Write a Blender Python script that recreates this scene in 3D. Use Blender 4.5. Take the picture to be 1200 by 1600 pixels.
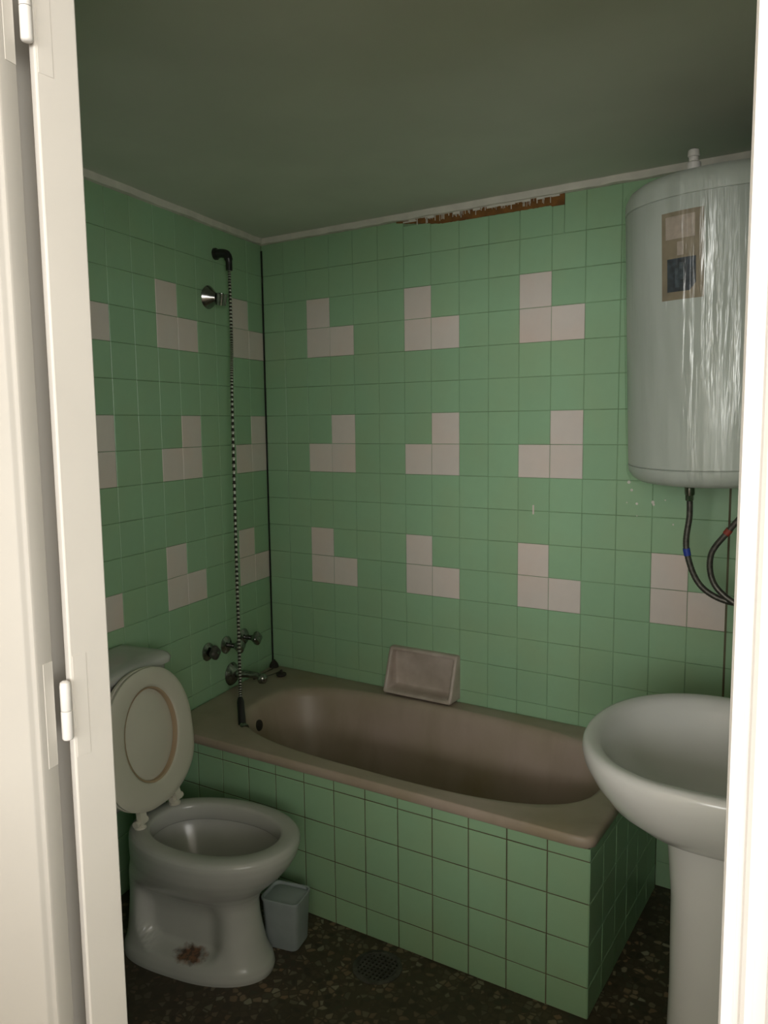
import bpy, bmesh, math, random
from mathutils import Vector, Matrix
random.seed(7)
for o in list(bpy.data.objects): bpy.data.objects.remove(o)
scene = bpy.context.scene
C = scene.collection
PI = math.pi
T = 0.11                      # tile pitch in metres
FZ = 15.75                    # floor lies 15.75 tiles under the reference joint
A = 0.1737                    # the left wall is 10 degrees out of square
NL = Vector((math.cos(A), math.sin(A), 0))        # left wall: normal into the room
DL = Vector((-math.sin(A), math.cos(A), 0))       # along the left wall, towards the back corner
H = 2.207                      # ceiling height

# ---------------------------------------------------------------- camera
def cam_axes(yaw, pitch, roll):
    f = Vector((math.sin(yaw)*math.cos(pitch), math.cos(yaw)*math.cos(pitch), math.sin(pitch)))
    r = Vector((math.cos(yaw), -math.sin(yaw), 0)); u = r.cross(f)
    return math.cos(roll)*r+math.sin(roll)*u, -math.sin(roll)*r+math.cos(roll)*u, f
cd = bpy.data.cameras.new('camera'); cam = bpy.data.objects.new('camera', cd); C.objects.link(cam)
r_, u_, f_ = cam_axes(-0.57197, -0.11165, -0.01208)
M = Matrix((r_, u_, -f_)).transposed().to_4x4(); M.translation = Vector((2.147, -2.4564, 1.4768)); cam.matrix_world = M
cd.sensor_fit = 'VERTICAL'; cd.sensor_height = 24.0; cd.sensor_width = 18.0
cd.lens = 1232.49/1600*24.0; cd.clip_start = 0.02
scene.camera = cam

# ---------------------------------------------------------------- world, light, exposure
w = bpy.data.worlds.new('world'); scene.world = w; w.use_nodes = True
w.node_tree.nodes['Background'].inputs[0].default_value = (0.80, 0.88, 1.0, 1)
w.node_tree.nodes['Background'].inputs[1].default_value = 1.0
def daylight(loc, rot, sx, sy, energy, col):
    ld = bpy.data.lights.new('added_window_light', 'AREA'); ld.shape = 'RECTANGLE'; ld.size = sx; ld.size_y = sy
    ld.energy = energy; ld.color = col
    lo = bpy.data.objects.new('added_window_light', ld); C.objects.link(lo); lo.location = loc; lo.rotation_euler = rot
daylight((3.20, -6.23, 1.75), (PI/2, 0, 0), 3.20, 1.40, 185, (1.0, 0.98, 0.94))            # lamp added at the made-up, unseen end window, shining to +y
daylight((4.98, -4.45, 1.60), (PI/2, 0, PI/2), 2.40, 1.60, 108, (1.0, 0.97, 0.92))         # lamp added at the made-up window in the right hall wall, shining to -x
scene.view_settings.view_transform = 'Standard'; scene.view_settings.look = 'None'
scene.view_settings.gamma = 1.0; scene.view_settings.use_curve_mapping = False
scene.view_settings.exposure = 0.12

# ---------------------------------------------------------------- material helpers
def new_mat(name):
    m = bpy.data.materials.new(name); m.use_nodes = True
    nt = m.node_tree; return m, nt, nt.nodes['Principled BSDF']
def ramp(nt, fac, stops):
    n = nt.nodes.new('ShaderNodeValToRGB'); e = n.color_ramp.elements
    while len(e) < len(stops): e.new(0.5)
    for i, (p, c) in enumerate(stops): e[i].position = p; e[i].color = (*c, 1)
    nt.links.new(fac, n.inputs[0]); return n.outputs[0]
def noise(nt, scale, detail=3, coord='Object', vec=None, stretch=None):
    n = nt.nodes.new('ShaderNodeTexNoise'); n.inputs['Scale'].default_value = scale; n.inputs['Detail'].default_value = detail
    tc = nt.nodes.new('ShaderNodeTexCoord'); v = tc.outputs[coord]
    if stretch:
        mp = nt.nodes.new('ShaderNodeMapping'); mp.inputs['Scale'].default_value = stretch
        nt.links.new(v, mp.inputs[0]); v = mp.outputs[0]
    nt.links.new(v, n.inputs['Vector']); return n.outputs[0]
def mix(nt, fac, a, b):
    n = nt.nodes.new('ShaderNodeMix'); n.data_type = 'RGBA'
    for v, i in ((fac, 0), (a, 6), (b, 7)):
        if isinstance(v, (int, float)): n.inputs[i].default_value = v
        elif isinstance(v, tuple): n.inputs[i].default_value = (*v, 1)
        else: nt.links.new(v, n.inputs[i])
    return n.outputs[2]
def bump(nt, b, h, strength, dist=0.001):
    n = nt.nodes.new('ShaderNodeBump'); n.inputs['Strength'].default_value = strength; n.inputs['Distance'].default_value = dist
    nt.links.new(h, n.inputs['Height']); nt.links.new(n.outputs[0], b.inputs['Normal'])
def simple(name, c, rough=0.5, metal=0.0, var=0.0, scale=8, c2=None, bmp=0, spec=0.5):
    m, nt, b = new_mat(name)
    b.inputs['Roughness'].default_value = rough; b.inputs['Metallic'].default_value = metal
    b.inputs['Specular IOR Level'].default_value = spec
    if var or c2:
        n = noise(nt, scale)
        d = c2 or tuple(x*(1-var) for x in c)
        nt.links.new(ramp(nt, n, [(0.35, c), (0.65, d)]), b.inputs['Base Color'])
    else: b.inputs['Base Color'].default_value = (*c, 1)
    if bmp: bump(nt, b, noise(nt, scale*6), bmp)
    return m
def tile_mat(name, c, var):
    m, nt, b = new_mat(name)
    oi = nt.nodes.new('ShaderNodeObjectInfo')
    col = ramp(nt, oi.outputs['Random'], [(0.0, tuple(x*(1-var) for x in c)), (1.0, c)])
    n = noise(nt, 30)
    f = ramp(nt, n, [(0.4, (0, 0, 0)), (0.8, (0.25, 0.25, 0.25))])
    g = nt.nodes.new('ShaderNodeNewGeometry'); n2 = nt.nodes.new('ShaderNodeTexNoise'); n2.inputs['Scale'].default_value = 5.0; n2.inputs['Detail'].default_value = 5
    nt.links.new(g.outputs['Position'], n2.inputs['Vector'])
    f2 = ramp(nt, n2.outputs[0], [(0.42, (0, 0, 0)), (0.70, (0.35, 0.35, 0.35))])
    base = mix(nt, f, col, tuple(x*0.85 for x in c))
    nt.links.new(mix(nt, f2, base, (c[0]*1.08, c[1]*.88, c[2]*.80)), b.inputs['Base Color'])
    b.inputs['Roughness'].default_value = 0.33; b.inputs['Specular IOR Level'].default_value = 0.4
    return m
M_GREEN = tile_mat('green_glazed_tile', (0.33, 0.53, 0.325), 0.06)
M_WHITE = tile_mat('pinkish_white_tile', (0.75, 0.665, 0.61), 0.04)
M_GROUT = simple('dirty_grout', (0.27, 0.41, 0.25), 0.9, c2=(0.17, 0.25, 0.14), scale=9)
M_GROUT_A = simple('apron_grout', (0.16, 0.15, 0.09), 0.9, c2=(0.10, 0.08, 0.045), scale=7)
M_DARKJ = simple('black_mould_joint', (0.012, 0.016, 0.010), 0.9)
M_PLASTER = simple('ceiling_paint', (0.76, 0.77, 0.70), 0.9, var=0.08, scale=3, bmp=0.1)
M_BEAD = simple('plaster_bead', (0.78, 0.74, 0.66), 0.9, var=0.12, scale=20, bmp=0.3)
M_BROWN = simple('exposed_brown_render', (0.26, 0.115, 0.028), 0.95, c2=(0.16, 0.07, 0.02), scale=30, bmp=0.5)
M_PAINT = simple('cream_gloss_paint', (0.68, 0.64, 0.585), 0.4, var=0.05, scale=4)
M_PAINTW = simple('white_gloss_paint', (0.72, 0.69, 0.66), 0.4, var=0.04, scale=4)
M_LEAF = simple('dimmed_cream_paint', (0.43, 0.405, 0.365), 0.6, var=0.06, scale=4)  # cream darkened in the colour to stand in for weaker light on the leaf
M_HALL = simple('hall_wall_paint', (0.72, 0.69, 0.62), 0.8, var=0.04, scale=3)
M_HALLF = simple('hall_floor', (0.30, 0.24, 0.18), 0.5, var=0.2, scale=10)
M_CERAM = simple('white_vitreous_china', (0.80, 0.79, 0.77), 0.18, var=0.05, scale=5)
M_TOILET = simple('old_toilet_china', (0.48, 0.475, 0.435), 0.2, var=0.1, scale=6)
M_SEAT = simple('ivory_plastic_seat', (0.62, 0.58, 0.48), 0.35, var=0.06, scale=6)
M_SEATEDGE = simple('yellowed_seat_edge', (0.42, 0.30, 0.19), 0.5)
M_CHROME = simple('worn_chrome', (0.42, 0.42, 0.40), 0.22, 1.0, c2=(0.22, 0.22, 0.21), scale=40)
M_BRAID = simple('steel_hose', (0.55, 0.55, 0.50), 0.3, 1.0)
M_BLACK = simple('black_plastic', (0.016, 0.015, 0.014), 0.35)
M_RUBBER = simple('dark_rubber', (0.03, 0.024, 0.018), 0.8)
M_BLUE = simple('blue_band', (0.03, 0.06, 0.35), 0.5)
M_RED = simple('red_band', (0.33, 0.06, 0.04), 0.5)
M_SOAP = simple('grimy_soap_dish_china', (0.56, 0.47, 0.41), 0.4, c2=(0.44, 0.36, 0.30), scale=14)
M_BIN = simple('pale_blue_plastic', (0.38, 0.43, 0.43), 0.5, var=0.12, scale=14)
M_TANKW = simple('white_enamelled_steel', (0.66, 0.68, 0.65), 0.35, var=0.03, scale=5)
M_TAN = simple('tan_label_card', (0.38, 0.30, 0.22), 0.5, var=0.2, scale=30)
M_PINKL = simple('pale_label_print', (0.60, 0.48, 0.42), 0.4, var=0.2, scale=60)
M_DARKL = simple('dark_label_print', (0.045, 0.045, 0.05), 0.4, c2=(0.10, 0.11, 0.14), scale=50)
M_SMEAR = simple('faded_label_print', (0.13, 0.15, 0.18), 0.4, var=0.5, scale=90)
M_IRON = simple('dark_cast_iron', (0.13, 0.12, 0.105), 0.5, 0.5, var=0.4, scale=40)
M_RUST = simple('rust_stain', (0.20, 0.075, 0.03), 0.9, c2=(0.07, 0.035, 0.02), scale=50)
M_GLASS = simple('window_glass', (0.8, 0.85, 0.9), 0.1)

# tub enamel with grime
M_TUB, nt, b = new_mat('stained_tub_enamel')
n1 = noise(nt, 3.0, 5); n2 = noise(nt, 9.0, 4, stretch=(1, 1, 0.25))
c1 = ramp(nt, n1, [(0.3, (0.47, 0.37, 0.31)), (0.55, (0.40, 0.32, 0.24)), (0.72, (0.34, 0.265, 0.155))])
f2 = ramp(nt, n2, [(0.5, (0, 0, 0)), (0.75, (0.5, 0.5, 0.5))])
nt.links.new(mix(nt, f2, c1, (0.30, 0.235, 0.16)), b.inputs['Base Color']); b.inputs['Roughness'].default_value = 0.42

# terrazzo
M_TERR, nt, b = new_mat('worn_terrazzo')
tc = nt.nodes.new('ShaderNodeTexCoord')
def voro(scale, feat):
    v = nt.nodes.new('ShaderNodeTexVoronoi'); v.feature = feat; v.inputs['Scale'].default_value = scale
    nt.links.new(tc.outputs['Object'], v.inputs['Vector']); return v
v1 = voro(56, 'F1'); v2 = voro(56, 'DISTANCE_TO_EDGE')
sep = nt.nodes.new('ShaderNodeSeparateColor'); nt.links.new(v1.outputs['Color'], sep.inputs[0])
chip = ramp(nt, sep.outputs[0], [(0.0, (0.035, 0.028, 0.018)), (0.35, (0.10, 0.075, 0.045)), (0.55, (0.05, 0.05, 0.03)), (0.72, (0.22, 0.18, 0.12)), (0.88, (0.26, 0.15, 0.085)), (1.0, (0.33, 0.31, 0.22))])
edge = ramp(nt, v2.outputs['Distance'], [(0.04, (0, 0, 0)), (0.16, (1, 1, 1))])
t1 = mix(nt, edge, (0.065, 0.048, 0.03), chip)
dirt = ramp(nt, noise(nt, 2.2, 4), [(0.42, (0, 0, 0)), (0.66, (0.75, 0.75, 0.75))])
nt.links.new(mix(nt, dirt, t1, (0.045, 0.033, 0.02)), b.inputs['Base Color']); b.inputs['Roughness'].default_value = 0.55

# clear stretch wrap
M_WRAP = bpy.data.materials.new('clear_stretch_wrap'); M_WRAP.use_nodes = True
nt = M_WRAP.node_tree; nt.nodes.clear()
out = nt.nodes.new('ShaderNodeOutputMaterial'); tr = nt.nodes.new('ShaderNodeBsdfTransparent'); gl = nt.nodes.new('ShaderNodeBsdfGlossy')
gl.inputs['Roughness'].default_value = 0.27; gl.inputs['Color'].default_value = (0.9, 0.92, 0.9, 1); tr.inputs['Color'].default_value = (0.93, 0.95, 0.93, 1)
mx = nt.nodes.new('ShaderNodeMixShader')
wn = noise(nt, 16, 4, stretch=(1.6, 1.6, 0.16))
fr = ramp(nt, wn, [(0.45, (0.03, 0.03, 0.03)), (0.72, (0.15, 0.15, 0.15))])
nt.links.new(fr, mx.inputs[0]); nt.links.new(tr.outputs[0], mx.inputs[1]); nt.links.new(gl.outputs[0], mx.inputs[2]); nt.links.new(mx.outputs[0], out.inputs[0])
bn = nt.nodes.new('ShaderNodeBump'); bn.inputs['Strength'].default_value = 0.8; bn.inputs['Distance'].default_value = 0.01
nt.links.new(noise(nt, 26, 3, stretch=(2.2, 2.2, 0.09)), bn.inputs['Height']); nt.links.new(bn.outputs[0], gl.inputs['Normal'])

# ---------------------------------------------------------------- mesh helpers
def tag(o, label=None, cat=None, group=None, kind=None):
    for k, v in (('label', label), ('category', cat), ('group', group), ('kind', kind)):
        if v: o[k] = v
    return o
def empty(name, loc=(0, 0, 0), label=None, cat=None, group=None):
    o = bpy.data.objects.new(name, None); o.empty_display_size = 0.05; o.location = loc; C.objects.link(o)
    return tag(o, label, cat, group)
def link(name, me, parent=None, loc=(0, 0, 0), rz=0):
    o = bpy.data.objects.new(name, me); C.objects.link(o); o.location = loc; o.rotation_euler = (0, 0, rz)
    if parent: o.parent = parent
    return o
def obj(name, bm, mat, parent=None, smooth=False, loc=(0, 0, 0), rz=0, world=True):
    """link a bmesh; with world=True the coordinates are world ones, also under a parent"""
    bmesh.ops.recalc_face_normals(bm, faces=bm.faces)
    me = bpy.data.meshes.new(name); bm.to_mesh(me); bm.free()
    if smooth:
        for p in me.polygons: p.use_smooth = True
    me.materials.append(mat)
    if parent and world:
        me.transform(Matrix.Translation(-parent_loc(parent)))
    return link(name, me, parent, loc, rz)
def parent_loc(o):
    l = Vector((0, 0, 0))
    while o: l = l + o.location; o = o.parent
    return l
def sharp(o, deg=35):
    me = o.data
    for p in me.polygons: p.use_smooth = True
    try: me.set_sharp_from_angle(angle=math.radians(deg))
    except Exception: pass
    return o
def add_box(bm, a, b2, bev=0.0, mat=None):
    r = bmesh.ops.create_cube(bm, size=1.0)
    vs = r['verts']; s = [b2[i]-a[i] for i in range(3)]; c = [(a[i]+b2[i])/2 for i in range(3)]
    for v in vs: v.co = Vector((v.co.x*s[0]+c[0], v.co.y*s[1]+c[1], v.co.z*s[2]+c[2]))
    if bev:
        es = list({e for v in vs for e in v.link_edges})
        g = bmesh.ops.bevel(bm, geom=es, offset=bev, segments=2, profile=0.5, affect='EDGES')
        vs = [v for v in bm.verts if v.is_valid and v in set(g['verts'])] + [v for v in vs if v.is_valid]
    if mat: bmesh.ops.transform(bm, matrix=mat, verts=list(set(vs)))
    return bm
def box(a, b2, bev=0.0, mat=None): return add_box(bmesh.new(), a, b2, bev, mat)
def loft(bm, rings, cap0=False, cap1=False, closed=True):
    V = [[bm.verts.new(p) for p in r] for r in rings]; n = len(rings[0])
    for i in range(len(V)-1):
        for k in range(n if closed else n-1):
            j = (k+1) % n
            try: bm.faces.new((V[i][k], V[i][j], V[i+1][j], V[i+1][k]))
            except ValueError: pass
    if cap0: bm.faces.new(V[0])
    if cap1: bm.faces.new(V[-1])
    return bm
def frame_for(d):
    d = Vector(d).normalized(); a = Vector((0, 0, 1)) if abs(d.z) < 0.9 else Vector((1, 0, 0))
    x = d.cross(a).normalized(); return x, d.cross(x)
def tube(bm, pts, rad, n=10, caps=True):
    pts = [Vector(p) for p in pts]; rs = rad if isinstance(rad, (list, tuple)) else [rad]*len(pts)
    x, y = frame_for(pts[1]-pts[0]); rings = []
    for i, p in enumerate(pts):
        d = (pts[min(i+1, len(pts)-1)]-pts[max(i-1, 0)]).normalized()
        x = (x-d*x.dot(d)).normalized(); y = d.cross(x)
        rings.append([p+(x*math.cos(2*PI*k/n)+y*math.sin(2*PI*k/n))*rs[i] for k in range(n)])
    return loft(bm, rings, caps, caps)
def lathe(bm, origin, axis, prof, n=24):
    """profile: list of (distance along axis, radius)"""
    axis = Vector(axis).normalized(); x, y = frame_for(axis); o = Vector(origin)
    rings = [[o+axis*h+(x*math.cos(2*PI*k/n)+y*math.sin(2*PI*k/n))*max(r, 1e-4) for k in range(n)] for h, r in prof]
    return loft(bm, rings, True, True)
def smooth_path(pts, sub=8):
    pts = [Vector(p) for p in pts]; out = []
    for i in range(len(pts)-1):
        p0 = pts[max(i-1, 0)]; p1 = pts[i]; p2 = pts[i+1]; p3 = pts[min(i+2, len(pts)-1)]
        for k in range(sub):
            t = k/sub
            out.append(0.5*((2*p1)+(p2-p0)*t+(2*p0-5*p1+4*p2-p3)*t*t+(3*p1-p0-3*p2+p3)*t**3))
    out.append(pts[-1]); return out
def sup(t, e):
    c, s = math.cos(t), math.sin(t)
    return math.copysign(abs(c)**(2/e), c), math.copysign(abs(s)**(2/e), s)
def Z(r): return (r+FZ)*T     # tile row -> metres

# ---------------------------------------------------------------- tiles
JG = 0.0017
_tc = {}
def tile_mesh(wd, ht, mat, JG=JG):
    key = (round(wd, 4), round(ht, 4), mat.name, JG)
    if key in _tc: return _tc[key]
    a, c = wd/2-JG/2, ht/2-JG/2; ch = 0.0012
    v = [(-a, .0055, -c), (a, .0055, -c), (a, .0055, c), (-a, .0055, c),
         (-a, ch, -c), (a, ch, -c), (a, ch, c), (-a, ch, c),
         (-a+ch, 0, -c+ch), (a-ch, 0, -c+ch), (a-ch, 0, c-ch), (-a+ch, 0, c-ch)]
    f = [(8, 9, 10, 11)]
    for k in range(4):
        j = (k+1) % 4
        f += [(k, j, j+4, k+4), (k+4, j+4, j+8, k+8)]
    me = bpy.data.meshes.new('tile'); me.from_pydata(v, [], f); me.materials.append(mat); me.update()
    _tc[key] = me; return me
def lay_tiles(parent, origin, rz, cells, limit=300, jit=0.0004, name='tile'):
    """cells: (x0, x1, z0, z1, mat) in wall coordinates (x along the wall, z up); tile faces look to local -y"""
    R = Matrix.Rotation(rz, 4, 'Z'); O = Vector(origin); extra = []
    for i, (x0, x1, z0, z1, m) in enumerate(cells):
        if x1-x0 < 0.012 or z1-z0 < 0.012: continue
        me = tile_mesh(x1-x0, z1-z0, m)
        p = O+R @ Vector(((x0+x1)/2, random.uniform(-jit, jit), 0)); p.z = (z0+z1)/2
        ang = (random.uniform(-.003, .003), 0, rz+random.uniform(-.003, .003))
        if i < limit:
            o = link(name, me, parent, p); o.rotation_euler = ang
        else: extra.append((me, p, ang))
    if extra:
        for mt in (M_GREEN, M_WHITE):
            bm = bmesh.new(); k = 0
            for me, p, ang in extra:
                if me.materials[0] != mt: continue
                from mathutils import Euler
                vs0 = len(bm.verts); bm.from_mesh(me); bm.verts.ensure_lookup_table(); k += 1
                bmesh.ops.transform(bm, matrix=Matrix.Translation(p) @ Euler(ang).to_matrix().to_4x4(), verts=bm.verts[vs0:])
            if k: obj('tile_field', bm, mt, parent)['kind'] = 'stuff'
            else: bm.free()
WHITE_UP = {(0, 1), (0, 0), (1, 0)}     # L with its upright on the left
WHITE_DN = {(1, 1), (0, 0), (1, 0)}     # mirrored

def is_white(col, row, phase):
    """row = tile whose lower edge is at that joint; phase shifts columns so that L's start at phase"""
    k = (col-phase) % 4
    if k > 1: return False
    for base, pat in ((0, WHITE_UP), (-4, WHITE_DN), (-8, WHITE_UP)):
        if (k, row-base) in pat: return True
    return False

# ---------------------------------------------------------------- the room shell
XR = 2.10                     # right wall
YF = -1.851                   # front wall, bathroom face
YH = -1.911                   # front wall, hall face
XJL, XJR = 1.347, 2.063       # clear door opening
def structure(name, bm, mat, label=None): return tag(obj(name, bm, mat), label, kind='structure')

bm = bmesh.new()
add_box(bm, (-0.15, YF-0.03, -0.08), (XR+0.1, 0.12, 0.0)); floor = structure('floor', bm, M_TERR, 'dark worn terrazzo floor of the bathroom')
ceiling = structure('ceiling', box((-0.15, YH, H), (XR+0.1, 0.12, H+0.1)), M_PLASTER, 'plain pale painted low ceiling over the bathtub')
wall_back = structure('wall_back', box((-0.12, 0.0022, 0), (XR+0.1, 0.12, H)), M_GROUT, 'green tiled back wall with white corner-shaped tile groups')
def left_slab():
    bm = bmesh.new(); L0, L1 = -0.02, 2.0
    R = []
    for d, nn in ((L0, -0.0022), (L1, -0.0022), (L1, -0.12), (L0, -0.12)):
        p = NL*nn-DL*d; R.append(p)
    loft(bm, [[(p.x, p.y, 0) for p in R], [(p.x, p.y, H) for p in R]], True, True); return bm
wall_left = structure('wall_left', left_slab(), M_GROUT, 'green tiled side wall behind the toilet and taps')
wall_right = structure('wall_right', box((XR+0.0022, YF, 0), (XR+0.1, 0.0, H)), M_GROUT, 'green tiled wall behind the washbasin')
bm = bmesh.new()
add_box(bm, (-0.2, YH, 0), (XJL-0.058, YF-.0022, H)); add_box(bm, (XJR+0.04, YH, 0), (XR+0.1, YF-.0022, H)); add_box(bm, (XJL-0.058, YH, 2.05), (XJR+0.04, YF-.0022, H))
wall_front = structure('wall_front', bm, M_HALL, 'painted partition wall around the doorway')

# back wall tiles
TOP = 4.10
def rows(zlo, ztop=TOP):
    out = []; r = math.floor(zlo)
    while r < ztop-1e-6:
        out.append((r, max(r, zlo), min(r+1, ztop))); r += 1
    return out
cells = []; late = []
NC = 19
BROKEN = {6: 3.93, 7: 3.87, 8: 3.83, 9: 3.83, 10: 3.84}
for col in range(NC):
    x0, x1 = col*T, (col+1)*T
    if col == 18: x1 = XR
    for r, za, zb in rows(-FZ):
        if col < 14 and zb < -11.6: continue
        if r == 4: zb = TOP
        if r >= 3 and r < 4 and col in BROKEN: zb = BROKEN[col]
        if r == 3 and col not in BROKEN: zb = TOP
        if r == 4: continue
        m = M_WHITE if is_white(col, r, 2) else M_GREEN
        if r == 3 and col == 11:
            cells.append((x0, x0+.36*T, Z(za), Z(3.80), m)); cells.append((x0+.36*T, x1, Z(za), Z(zb), m)); continue
        cell = (x0, x1, Z(za), Z(zb), m)
        (late if (col >= 16 or (col >= 13 and r > 3)) else cells).append(cell)
late.sort(key=lambda c: -c[3] if c[0] < 1.8 else c[0]*10)
# the column right of the black joint that peeps out beside the heater stays in single tiles
lay_tiles(wall_back, (0, 0, 0), 0, cells+late, limit=290)
# left wall: x along the wall runs towards the corner
cells = []
for col in range(17):
    for r, za, zb in rows(-FZ):
        if col < 6 and zb < -11.6: continue
        if r == 4: continue
        if r == 3: zb = TOP
        # columns counted from the corner; the upright is on the far (camera) side, i.e. mirrored index
        k = col % 4; white = False
        if k in (0, 1):
            u = 1-k                                  # 0 = left tile as seen from inside the room
            for base, pat in ((0, WHITE_UP), (-4, WHITE_DN), (-8, WHITE_UP)):
                if (u, r-base) in pat: white = True
        cells.append((-(col+1)*T, -col*T, Z(za), Z(zb), M_WHITE if white else M_GREEN))
RZL = math.atan2(DL.y, DL.x)                         # local +x = DL, local -y = NL
lay_tiles(wall_left, (0, 0, 0), RZL, cells, limit=200)
# right wall and front wall (outside the picture): whole fields
cells = [(c*T, min((c+1)*T, 1.84), Z(za), Z(zb), M_WHITE if (r in (0, -4, -8) and c % 4 in (2, 3)) else M_GREEN)
         for c in range(17) for r, za, zb in rows(-FZ)]
lay_tiles(wall_right, (XR, 0, 0), -PI/2, cells, limit=0)
cells = []
for c in range(9):
    for r, za, zb in rows(-FZ): cells.append((0.33+c*T, 0.33+(c+1)*T, Z(za), Z(zb), M_GREEN))
R_ = [( -x1, -x0, z0, z1, m) for x0, x1, z0, z1, m in cells if x1 < XJL-0.03]
lay_tiles(wall_front, (0, YF, 0), PI, R_, limit=0)

# dark joints in the corner and beside the heater, plaster bead under the ceiling
bm = bmesh.new(); add_box(bm, (0.001, -0.005, Z(-11.4)), (0.006, 0.001, Z(3.9))); corner = obj('corner_joint', bm, M_DARKJ, wall_back)
bm = bmesh.new(); add_box(bm, (16*T-0.003, -0.0012, 0), (16*T+0.003, 0.0015, Z(4))); obj('wide_joint', bm, M_GROUT_A, wall_back)
def bead(bm, p0, p1, nrm, z0, z1, depth, seed):
    rnd = random.Random(seed); p0 = Vector(p0); p1 = Vector(p1); n = 60; rings = []
    for i in range(n+1):
        p = p0.lerp(p1, i/n); j = rnd.uniform(-.0015, .0015)
        a = p; c = p+Vector(nrm)*(depth+j)
        rings.append([(a.x, a.y, z0+j), (c.x, c.y, z0+0.003+j), (c.x, c.y, z1), (a.x, a.y, z1)])
    return loft(bm, rings, True, True)
t3 = structure('trim_2', bead(bmesh.new(), (0, 0.003, 0), (XR, 0.003, 0), (0, -1, 0), Z(TOP)-.001, H, 0.014, 1), M_BEAD, 'thin pale plaster strip between back wall tiles and ceiling')
e = -DL*1.86
t4 = structure('trim_3', bead(bmesh.new(), (-NL.x*.003, -NL.y*.003, 0), (e.x, e.y, 0), NL, Z(TOP)-.001, H, 0.014, 2), M_BEAD, 'thin pale plaster strip between left wall tiles and ceiling')

# broken strip below the ceiling: bare brown render and white plaster streaks
bm = bmesh.new(); rnd = random.Random(3); top = []; bot = []
N = 90
for i in range(N+1):
    x = (5.75+(11.36-5.75)*i/N)*T; u = i/N
    zb = 4.06-0.24*min(1, u/0.30)+rnd.uniform(-.008, .008)
    if u > 0.93: zb = 3.79
    top.append((x, Z(4.14))); bot.append((x, Z(zb)))
ring = [bm.verts.new((x, -0.0008, z)) for x, z in bot]; ring2 = [bm.verts.new((x, -0.0008, z)) for x, z in top]
for i in range(N): bm.faces.new((ring[i], ring[i+1], ring2[i+1], ring2[i]))
g = bmesh.ops.extrude_face_region(bm, geom=bm.faces[:]); bmesh.ops.translate(bm, vec=(0, 0.003, 0), verts=[v for v in g['geom'] if isinstance(v, bmesh.types.BMVert)])
obj('bare_patch', bm, M_BROWN, wall_back)
bm = bmesh.new()
for i in range(70):
    u = rnd.random()**0.9; x = (6.5+4.5*u)*T; wd = rnd.uniform(.0008, .0030); ln = rnd.uniform(.006, .026)
    zt = Z(4.12); zl = zt-ln
    add_box(bm, (x-wd/2, -0.0035, zl), (x+wd/2, -0.0012, zt))
for i in range(22):
    x = (6.35+4.75*i/21)*T; add_box(bm, (x-.013, -0.004, Z(4.12)-rnd.uniform(.002, .011)), (x+.013, -0.0013, Z(4.12)))
add_box(bm, (6.02*T, -0.004, Z(4.02)), (6.5*T, -.0013, Z(4.06)))
obj('plaster_streaks', bm, M_BEAD, wall_back)['kind'] = 'stuff'
# splashes of old filler on the tiles under the heater
bm = bmesh.new(); rnd = random.Random(11)
for i in range(9):
    x = 1.53+rnd.uniform(-.07, .11); z = 1.22+rnd.uniform(-.07, .07); r = rnd.uniform(.002, .006)
    lathe(bm, (x, 0.0005, z), (0, -1, 0), [(0, r), (.001, r*.8), (.0014, r*.3)], 7)
obj('filler_splashes', bm, M_BEAD, wall_back)['kind'] = 'stuff'
bm = bmesh.new(); add_box(bm, (10.48*T, -0.0014, Z(-5.10)), (10.53*T, 0.0, Z(-4.82))); obj('chip', bm, M_WHITE, wall_back)

# ---------------------------------------------------------------- doorway, door, hall
trim = empty('trim_1', (XJL, YF, 0)); tag(trim, 'cream painted door frame around the bathroom entrance', kind='structure')
obj('jamb', box((XJL-0.011, -1.899, 0), (XJL, -1.844, 2.05), 0.002), M_PAINT, trim)
obj('rebate', box((XJL-0.060, -1.866, 0), (XJL-0.0112, -1.846, 2.05), 0.001), simple('bare_frame_wood', (0.23, 0.165, 0.095), 0.8, var=0.3, scale=12), trim)
# right jamb: a moulded profile swept up
prof = [(0.0, -1.850), (0.0, -1.893), (.002, -1.8965), (.0075, -1.897), (.0095, -1.8935), (.0125, -1.8935), (.0145, -1.8985), (.0175, -1.9005), (.0205, -1.8985), (.0225, -1.8960),
        (.030, -1.8960), (.033, -1.902), (.040, -1.904), (.060, -1.916), (.075, -1.918), (.078, -1.914), (.078, YH), (.040, YH), (.040, -1.850)]
bm = bmesh.new(); loft(bm, [[(XJR+x, y, z) for x, y in prof] for z in (0, 2.05)], True, True)
sharp(obj('jamb', bm, M_PAINTW, trim), 25)
obj('frame_head', box((XJL, -1.906, 2.02), (XJR, YF, 2.05), 0.002), M_PAINT, trim)
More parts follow.
